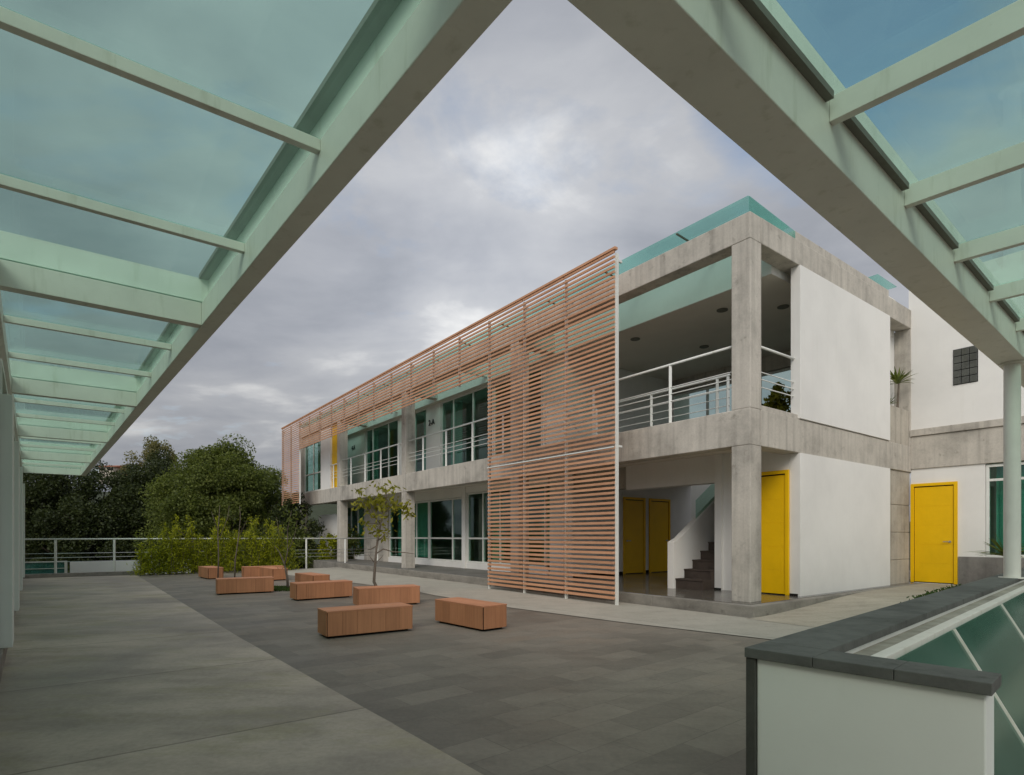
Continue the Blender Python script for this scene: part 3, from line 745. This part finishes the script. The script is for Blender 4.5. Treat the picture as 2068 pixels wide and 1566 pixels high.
# ------------------------------------------------------------------ benches
def make_bench(Lb=1.22, Wb=.45, Hb=.36):
    r = thing('wooden_bench', 'bench', 'bench', (0, 0, 0), 'block shaped wooden benches on the plaza')
    MB().box(cart, -Lb/2+.06, Lb/2-.06, -Wb/2+.05, Wb/2-.05, 0, .05).build('base', 'dark', r)
    MB().box(cart, -Lb/2+.012, Lb/2-.012, -Wb/2+.012, Wb/2-.012, .035, Hb-.022).build('core', 'dark', r)
    n = 6; g = .003
    for y0, y1 in ((-Wb/2, -Wb/2+.011), (Wb/2-.011, Wb/2)):
        b = MB()
        for i in range(n):
            x0 = -Lb/2+.012+i*(Lb-.024)/n; x1 = -Lb/2+.012+(i+1)*(Lb-.024)/n
            b.box(cart, x0+g/2, x1-g/2, y0, y1, .03, Hb-.021)
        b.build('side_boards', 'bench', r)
    for sx in (-1, 1):
        b = MB()
        x0, x1 = (-Lb/2, -Lb/2+.011) if sx < 0 else (Lb/2-.011, Lb/2)
        for i in range(2):
            b.box(cart, x0, x1, -Wb/2+.022+i*(Wb-.044)/2+g/2, -Wb/2+.022+(i+1)*(Wb-.044)/2-g/2, .03, Hb-.021)
        b.build('end_boards', 'bench', r)
    b = MB()
    for i in range(4):
        b.box(cart, -Lb/2, Lb/2, -Wb/2+i*Wb/4+g/2, -Wb/2+(i+1)*Wb/4-g/2, Hb-.02, Hb)
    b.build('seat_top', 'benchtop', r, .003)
    return r
# (near corner of long side, direction of long side, label)
def dirn(deg): return (math.cos(R(deg)), math.sin(R(deg)))
bl = [
 ((-2.42, 7.47), 34, 'nearest wooden block bench, lying in front of the slender tree'),
 ((-.41, 8.03), 131, 'wooden block bench nearest the slat screen, its square end turned to the viewer'),
 ((-2.90, 10.75), 27, 'wooden block bench right behind the slender tree'),
 ((-4.47, 11.85), 38, 'wooden block bench beside the small grass patch, to its right'),
 ((-6.74, 13.05), 30, 'wooden block bench beside the small grass patch, to its left'),
 ((-9.44, 17.75), 131, 'small looking wooden block bench by the bamboo hedge, leftmost of all'),
 ((-8.55, 18.2), 32, 'farthest wooden block bench with its long side along the bamboo hedge'),
 ((-7.2, 17.2), 131, 'wooden block bench end-on, touching the far bench by the hedge'),
 ((-5.0, 14.35), 131, 'wooden block bench half hidden behind the one right of the grass patch'),
]
proto = make_bench(); allb = [proto]
for i in range(len(bl)-1): allb.append(copy_tree(proto))
for o, ((x, y), ang, lab) in zip(allb, bl):
    d = dirn(ang); nrm = (-d[1], d[0]) if ang < 90 else (d[1], -d[0])
    o.location = (x+d[0]*.61+nrm[0]*.225, y+d[1]*.61+nrm[1]*.225, .004)
    o.rotation_euler.z = R(ang); o['label'] = lab

# ------------------------------------------------------------------ far railing, low wall, glass box
gr = thing('terrace_railing', 'long white steel railing with thin cables at the far edge of the terrace', 'railing', (*rail_pt(6), 0))
def rails(s0, s1, parent, h=1.25, z0=.0):
    t = MB().tube([(*rail_pt(s0), h), (*rail_pt(s1), h)], .026, 10).build('handrail', 'wmetal', parent, smooth=True)
    cb = MB()
    for c in (.50, .64, .78): cb.tube([(*rail_pt(s0), c), (*rail_pt(s1), c)], .009, 6)
    cb.build('cable', 'steel', parent)
rails(.4, 12.6, gr)
for s in (1.2, 2.78, 4.4, 6.0, 7.6, 9.28, 10.92, 12.4):
    x, y = rail_pt(s); MB().box(cart, x-.03, x+.03, y-.02, y+.02, .0, 1.23).build('post', 'wmetal', gr)
kb = MB().hexa([(*rail_pt(-.4), .0)]*0 or [(rail_pt(-.4)[0]+.02, rail_pt(-.4)[1]-.14, .0), (rail_pt(3.6)[0]+.02, rail_pt(3.6)[1]-.14, .0), (rail_pt(3.6)[0], rail_pt(3.6)[1]+.08, 0), (rail_pt(-.4)[0], rail_pt(-.4)[1]+.08, 0),
     (rail_pt(-.4)[0]+.02, rail_pt(-.4)[1]-.14, .13), (rail_pt(3.6)[0]+.02, rail_pt(3.6)[1]-.14, .13), (rail_pt(3.6)[0], rail_pt(3.6)[1]+.08, .13), (rail_pt(-.4)[0], rail_pt(-.4)[1]+.08, .13)])
kb.build('kerb', 'kerb', gr, .008)
wb = frame((-16.0, 19.3), (.8, .6), (-.6, .8))
o = MB().box(wb, .85, 4.6, .5, .75, -3.3, .44).build('low_wall', 'white', None, .01, loc=wb(2.5, .6, -3.3))
tag(o, 'low white wall just beyond the railing, left of the bamboo', 'wall')
gb_ = thing('glass_box', 'low turquoise glass box with pale frame beyond the railing at far left', 'glass box', wb(0, .4, -3.3))
MB().box(wb, -1.6, .7, .3, .32, .0, .44).build('pane', 'glass_teal', gb_)
MB().box(wb, .7, .78, .26, .36, -3.3, .48).box(wb, -1.6, .7, .27, .35, .44, .48).box(wb, -1.6, .7, .27, .35, .0, .05).box(wb, -1.6, .7, .28, .34, .22, .24).build('frame', 'metal', gb_)

# ------------------------------------------------------------------ plants
def crown(name_mat, centre, rad, n, size, parent, nclump=60, top=1.0, seed=0, hollow=.35, droop=0, squash=.75, name='crown', cr=.26):
    r = np.random.default_rng(seed); cs = []
    while len(cs) < nclump:
        p = r.uniform(-1, 1, 3); q = np.linalg.norm(p)
        if q > 1 or q < hollow: continue
        w = 1-.45*max(0, p[2])*top
        cs.append((p*np.array([w, w, 1]), r.uniform(.6, 1.25)))
    cs_p = np.array([c[0] for c in cs]); cs_r = np.array([c[1] for c in cs])
    i = r.integers(0, nclump, n)
    d = r.normal(size=(n, 3)); d /= np.linalg.norm(d, axis=1)[:, None]; d *= (r.random(n)**.45)[:, None]
    off = d*cs_r[i][:, None]*cr*np.array([1, 1, squash])
    P = (cs_p[i]+off)*np.array(rad)+np.array(centre)
    return leaf_mesh(name, name_mat, P, size, parent, droop=droop)
def limbs(base, centre, rad, mat, parent, seed, r0=.22, n=7):
    r = random.Random(seed); b = MB(); base = Vector(base); c = Vector(centre)
    fork = base.lerp(c, .45)
    b.tube([base, base.lerp(fork, .5)+Vector((r.uniform(-.1, .1), r.uniform(-.1, .1), 0)), fork], [r0, r0*.8, r0*.62], 10)
    for k in range(n):
        a = 2*math.pi*k/n+r.uniform(-.3, .3); q = r.uniform(.45, .85)
        e = c+Vector((math.cos(a)*rad[0]*q, math.sin(a)*rad[1]*q, rad[2]*r.uniform(-.2, .8)))
        m_ = fork.lerp(e, .5)+Vector((r.uniform(-.2, .2), r.uniform(-.2, .2), .25))
        b.tube([fork, m_, e], [r0*.5, r0*.28, r0*.06], 7)
        for w in range(3):
            e2 = m_+Vector((r.uniform(-1, 1)*rad[0]*.4, r.uniform(-1, 1)*rad[1]*.4, r.uniform(0, 1)*rad[2]*.5))
            b.tube([m_, m_.lerp(e2, .5)+Vector((0, 0, .1)), e2], [r0*.22, r0*.14, r0*.03], 5)
    b.build('trunk', mat, parent, smooth=True)
def tree(label, x, y, cz, rad, leaf, n, size, seed, bark='bark_dark', nclump=70, group='trees beyond the terrace', name='tree', top=1.0, hollow=.35, cr=.26, zb=-3.3):
    t = thing(name, label, 'tree', (x, y, zb), group)
    limbs((x, y, zb), (x, y, cz), rad, bark, t, seed)
    crown(leaf, (x, y, cz), rad, n, size, t, nclump, top, seed, hollow, cr=cr)
    return t
tree('large rounded green tree beyond the railing, nearest the slat screen', -16.0, 32, 2.0, (4.3, 3.6, 4.4), 'leaf_oak', 150000, .13, 11, nclump=190, name='broadleaf_tree', cr=.22)
tree('thin pale-leaved tree rising behind the dark trees', -26.3, 42, 5.2, (2.3, 2.2, 3.4), 'leaf_pale', 15000, .15, 12, 'bark', 60, name='broadleaf_tree', hollow=.2, cr=.22)
for i, (x, y, cz, rx, rz, lab) in enumerate([(-31.5, 36.5, 1.9, 3.9, 4.3, 'dark dense tree at the far left beyond the glass box'),
        (-26.6, 35, 1.7, 3.7, 4.2, 'dark dense tree in the middle of the dark tree row'),
        (-22.2, 36, 1.6, 3.5, 3.9, 'dark dense tree at the right end of the dark row, beside the large green tree'), (-25.2, 40, 2.6, 2.8, 4.4, 'dark tree standing behind the dark row, below the pale tree')]):
    tree(lab, x, y, cz, (rx, 3.0, rz), 'leaf_dark', 80000, .16, 20+i, nclump=110, name='broadleaf_tree', top=.5, cr=.26)
tree('reddish brown thin tree between the pale tree and the large green tree', -23.0, 41, 3.0, (3.0, 2.0, 3.0), 'leaf_pale', 9000, .17, 31, 'bark', 60, name='broadleaf_tree', cr=.24)
tree('dark leafy tree at the building corner beside the slat screen end', -10.9, 28.5, 1.1, (1.5, 1.4, 2.3), 'leaf_dark', 12000, .12, 33, nclump=60, name='broadleaf_tree', cr=.24)

def bamboo(x, y, h, w, seed, lab, yellow=False, n=2600):
    r = np.random.default_rng(seed); t = thing('bamboo_clump', lab, 'bamboo', (x, y, 0), 'bamboo hedge before the railing')
    b = MB(); P = []; D = []
    ns = 11
    for k in range(ns):
        bx, by = x+r.uniform(-1, 1)*w*.6, y+r.uniform(-1, 1)*.3; hh = h*(1.0 if k in (2, 7) else r.uniform(.42, .86))
        lx, ly = r.uniform(-.18, .18), r.uniform(-.15, .15)
        pts = [(bx+lx*hh*q*q, by+ly*hh*q*q, hh*q) for q in (0, .35, .7, 1)]
        b.tube(pts, [.012, .010, .007, .003], 5)
        for q in np.linspace(.06, 1.02, n//ns):
            rr = .16*(1.15-q*.85)*(w/.5)
            P.append((bx+lx*hh*q*q+r.normal()*rr, by+ly*hh*q*q+r.normal()*rr, hh*q+r.normal()*.04))
    b.build('stems', 'bark', t)
    leaf_mesh('leaves', 'leaf_bamboo', P, .115, t, aspect=.2, droop=.5)
bspec = [(1.9+3.55, 0)]
blabs = ['bamboo clump at the left end of the hedge, beside the low white wall', 'bamboo clump, second from the left end of the hedge', 'tall bamboo clump, tallest at the left half of the hedge',
         'bamboo clump behind the leftmost bench', 'bamboo clump right of the leftmost bench', 'tall bamboo clump behind the far bench, left side', 'bamboo clump behind the far bench, right side', 'bamboo clump at the right end of the hedge, by the open railing']
for i, (s, off, h) in enumerate([(3.9, .55, 1.35), (4.45, .45, 1.75), (5.05, .5, 2.05), (5.75, .4, 1.65), (6.45, .5, 2.0), (7.15, .45, 2.05), (7.75, .4, 1.9), (8.25, .5, 1.75)]):
    x, y = rail_pt(s); bamboo(x+.3, y-off, h, .52, 50+i, blabs[i], n=3800)
# a row of leafy shrubs on the lower level behind the open railing
for i, (x, y, h, lab) in enumerate([(-10.2, 27.6, 1.2, 'green shrub behind the open railing, left of the two middle posts'), (-9.0, 28.2, 1.05, 'yellowish green shrub behind the open railing between the posts'), (-8.0, 28.2, 1.35, 'green shrub behind the right end of the railing')]):
    t = thing('shrub', lab, 'shrub', (x, y, -3.3), 'shrubs behind the open railing')
    b = MB()
    for k in range(6): b.tube([(x+random.uniform(-.2, .2), y, -3.3), (x+random.uniform(-.6, .6), y+random.uniform(-.3, .3), h-.3)], [.03, .008], 5)
    b.build('stems', 'bark_dark', t)
    crown('leaf_bamboo' if i == 1 else 'leaf_oak', (x, y, h-1.5), (.95, .7, 1.9), 7000, .12, t, 50, .6, 70+i, name='leaves')

# young tree with its own hand-laid branches (points in metres, seen from the plaza)
def sapling(lab, x, y, br, leafpts, nleaf, size, seed, mat='leaf_young', r0=.03, name='young_tree'):
    r = np.random.default_rng(seed); t = thing(name, lab, 'tree', (x, y, 0), 'young trees between the benches')
    b = MB()
    for pts, ra in br: b.tube([(x+p[0], y+p[2], p[1]) for p in pts], ra, 7)
    b.build('trunk', 'bark', t, smooth=True)
    P = []
    for (cx, cz, cy, sx, sz, w) in leafpts:
        for k in range(int(nleaf*w)):
            P.append((x+cx+r.normal()*sx, y+cy+r.normal()*sx, cz+r.normal()*sz))
    leaf_mesh('leaves', mat, P, size, t, aspect=.42, droop=.6)
    return t
sapling('slender leaning young tree with yellow green leaves behind the nearest bench', -2.80, 11.9,
  [([(.04, 0, 0), (-.02, .28, .02), (-.07, .40, 0), (-.06, .62, .01), (-.03, .95, 0), (.0, 1.25, 0), (.06, 1.6, .02), (.10, 1.85, .05), (.14, 2.1, .05)], [.042, .034, .032, .028, .025, .023, .019, .014, .005]),
   ([(-.03, .98, 0), (.10, 1.08, .1), (.28, 1.02, .15), (.55, 1.00, .2), (.75, .97, .2)], [.016, .014, .012, .010, .004]),
   ([(-.01, 1.15, 0), (-.14, 1.08, .05), (-.22, 1.06, .05)], [.016, .012, .006]),
   ([(-.05, .78, 0), (-.14, .9, .0), (-.20, .98, .02)], [.010, .008, .003]),
   ([(-.05, .78, 0), (.06, .88, .0), (.12, .96, .02)], [.010, .008, .003]),
   ([(.0, 1.25, 0), (.1, 1.30, -.1), (.2, 1.42, -.1), (.34, 1.38, -.1)], [.014, .012, .009, .003]),
   ([(.06, 1.6, .02), (-.12, 1.8, .1), (-.35, 2.05, .12), (-.45, 2.35, .12)], [.014, .010, .007, .002]),
   ([(.10, 1.85, .05), (.22, 2.1, -.1), (.20, 2.35, -.1)], [.012, .008, .002]),
   ([(.10, 1.80, .05), (.35, 2.0, -.12), (.58, 1.95, -.12), (.75, 1.75, -.1)], [.013, .010, .006, .002]),
   ([(.06, 1.6, .02), (-.15, 1.62, -.1), (-.3, 1.5, -.1)], [.010, .007, .003])],
  [(-.30, 2.02, .05, .13, .09, .12), (-.42, 2.3, .1, .06, .06, .03), (.0, 2.05, 0, .15, .09, .17), (.2, 2.33, -.05, .14, .06, .10), (.25, 1.95, 0, .16, .10, .18), (.55, 1.95, -.1, .10, .07, .12), (.66, 1.80, -.1, .07, .07, .06),
   (-.05, 1.5, 0, .10, .12, .06), (.12, 1.45, 0, .12, .12, .09), (-.25, 1.55, -.1, .10, .08, .04), (.0, 1.75, 0, .12, .1, .05)], 540, .11, 5)
sapling('thin forked young tree growing from the small grass patch', -5.72, 14.6,
  [([(.0, 0, 0), (-.02, .3, 0), (-.08, .62, .0), (-.22, .95, .0), (-.35, 1.1, 0)], [.032, .028, .022, .012, .004]),
   ([(-.08, .62, 0), (-.03, .95, .05), (-.05, 1.5, .1), (.05, 2.0, .1)], [.02, .016, .011, .003]),
   ([(-.03, .95, .05), (.12, 1.3, .1), (.2, 1.75, .1)], [.012, .009, .003])],
  [(-.05, 1.5, .1, .22, .25, .3), (.1, 1.2, .1, .2, .2, .3), (-.05, .8, .1, .12, .15, .15), (.15, 1.8, .1, .18, .2, .25)], 420, .09, 6, 'leaf_oak')
sapling('bare looking thin sapling standing behind the far bench', -9.05, 17.6,
  [([(.0, 0, 0), (.02, .7, 0), (.0, 1.5, .0), (.06, 2.3, .0)], [.022, .02, .014, .004]), ([(.0, 1.5, 0), (-.2, 2.1, 0)], [.01, .003]), ([(.01, 1.2, 0), (.25, 1.9, .1), (.3, 2.3, .1)], [.012, .009, .003])],
  [(.0, 2.1, 0, .3, .2, .5), (.25, 1.9, .1, .2, .2, .5)], 50, .07, 8, 'leaf_oak', name='young_tree')
sapling('second thin sapling close to the bare one behind the far bench', -8.55, 17.75,
  [([(-.06, 0, 0), (-.04, .6, 0), (.06, 1.3, .0), (.12, 1.9, .0), (.1, 2.3, 0)], [.022, .02, .016, .010, .004]), ([(.06, 1.3, 0), (.3, 1.8, 0)], [.01, .003])],
  [(.1, 2.0, 0, .3, .2, .5), (.25, 1.7, .1, .2, .2, .5)], 60, .07, 9, 'leaf_oak', name='young_tree')
b = MB(); b.tube([(-1.95, 9.9, .02), (-1.78, 9.95, .25), (-1.55, 10.0, .52)], [.008, .007, .003], 5)
b.tube([(-2.35, 9.9, .01), (-2.1, 9.9, .14), (-1.78, 9.95, .25)], [.008, .008, .007], 5).tube([(-1.78, 9.95, .25), (-1.82, 10.0, .55)], [.005, .002], 5)
# grass patch
P = [( -6.05+random.uniform(-.75, .75)+.25*q, 14.45+q, random.uniform(.01, .05)) for q in [random.uniform(-.55, .55) for _ in range(5000)]]
leaf_mesh('grass', 'grass', P, .06, None, loc=(-6, 14.4, 0), aspect=.2)['kind'] = 'stuff'
P = []
for k in range(900):
    q = random.random(); p = qf(2.6+3.2*q, -.05-abs(random.gauss(0, .03)), .16); P.append((p[0], p[1], .78+random.uniform(-.02, .06)*(1 if .2 < q < .8 else .3)))
leaf_mesh('moss', 'grass', P, .035, None, loc=qf(4, -.05, .8), aspect=.4)['kind'] = 'stuff'

def agave(lab, x, y, z, h, n, spread, seed, name='agave', pot=None, mat='leaf_agave', stem=0.0):
    r = random.Random(seed); t = thing(name, lab, 'plant', (x, y, z))
    zz0 = z
    if pot:
        MB().lathe((x, y, z), [(pot*.7, 0), (pot, pot*1.3), (pot*1.05, pot*1.3), (pot*1.05, pot*1.4), (pot*.9, pot*1.4)], 18).build('pot', 'pot', t); zz0 = z+pot*1.3
    b = MB()
    if stem: b.tube([(x, y, zz0), (x+.03, y, zz0+stem)], [.03, .02], 7); b.build('stem', 'bark', t); b = MB(); zz0 += stem
    for k in range(n):
        a = r.uniform(0, 2*math.pi); el = r.uniform(.25, 1.35); Lf = h*r.uniform(.75, 1.1)
        hx, hy = math.cos(a), math.sin(a); w = .035*h/.5
        pts = []
        for i in range(6):
            q = i/5; rr = spread*q*math.cos(el)*Lf; zc = Lf*(math.sin(el)*q-.28*q*q*math.cos(el))
            ww = w*(1-q)**.6*(.5+1.2*q if q < .4 else 1)
            pts += [(x+hx*rr-hy*ww, y+hy*rr+hx*ww, zz0+zc+.25*ww), (x+hx*rr, y+hy*rr, zz0+zc-.1*ww), (x+hx*rr+hy*ww, y+hy*rr-hx*ww, zz0+zc+.25*ww)]
        f = []
        for i in range(5):
            o = i*3; f += [(o, o+1, o+4, o+3), (o+1, o+2, o+5, o+4)]
        b.add(pts, f)
    b.build('leaves', mat, t, smooth=True); return t
c = bp(.12, 6.75, 4.45); agave('tall yucca with drooping leaf tuft in the upper planter niche', c[0], c[1], 4.45, .5, 44, 1.0, 3, 'yucca', stem=.62)
c = bp(.12, 6.15, 4.45); agave('low bright spiky plant in the upper planter niche', c[0], c[1], 4.45, .42, 30, .7, 4, 'agave')
c = wf(2.0, .75, .2); agave('spiky dark green potted plant in front of the wing window', c[0], c[1], .2, .62, 40, 1.2, 6, 'yucca', pot=.2, mat='leaf_oak', stem=.45)
for i, (a, s, hh, lab) in enumerate([(1.3, 3.6, .9, 'leafy yellow flowering plant on the upper landing right of the corner column'), (2.4, 4.2, .75, 'green potted plant on the upper landing just left of the corner column'), (3.6, 4.9, .7, 'dark potted plant on the upper landing before the back window'), (.9, 4.6, .8, 'dark green potted plant on the upper landing near the flank wall')]):
    c = bp(a, s, 3.57); t = thing('potted_plant', lab, 'plant', (c[0], c[1], 3.57), 'potted plants on the upper landing')
    MB().lathe((c[0], c[1], 3.57), [(.14, 0), (.2, .3), (.21, .3), (.21, .34), (.17, .34)], 16).build('pot', 'pot', t)
    MB().tube([(c[0], c[1], 3.87), (c[0], c[1], 3.87+hh*.5)], [.02, .01], 6).build('stem', 'bark', t)
    crown('leaf_young' if i == 0 else 'leaf_oak', (c[0], c[1], 3.95+hh*.5), (.38, .38, hh*.5), 900, .12, t, 22, .3, 90+i, 0.1, name='leaves', cr=.35)

# ------------------------------------------------------------------ distant houses on the hill
def house(lab, x, y, z, w, d, h, roof):
    t = thing('house', lab, 'house', (x, y, z), 'houses on the hill')
    MB().box(cart, x-w/2, x+w/2, y-d/2, y+d/2, z-2, z+h).build('wall', 'housewall', t)
    b = MB(); e = .4
    b.add([(x-w/2-e, y-d/2-e, z+h), (x+w/2+e, y-d/2-e, z+h), (x+w/2+e, y+d/2+e, z+h), (x-w/2-e, y+d/2+e, z+h), (x-w/2-e, y, z+h+roof), (x+w/2+e, y, z+h+roof)],
          [(0, 1, 5, 4), (2, 3, 4, 5), (1, 2, 5), (3, 0, 4), (3, 2, 1, 0)])
    b.build('roof', 'tile', t)
    for k in (-.28, .28):
        f = MB().box(cart, x+k*w-.5, x+k*w+.5, y-d/2-.05, y-d/2-.01, z+h*.35, z+h*.75).build('window', 'dark', t)
house('cream house with clay roof seen over the dark trees below the canopy tip', -69.5, 100, 12.3, 2.6, 4, .9, .5)
house('clay roofed house seen between the canopy tip and the pale tree', -67, 102, 10.6, 4, 4, 1.2, .8)
house('pale house glimpsed through the trees beside the large green tree', -58, 98, 8.0, 3, 4, 1.6, .8)
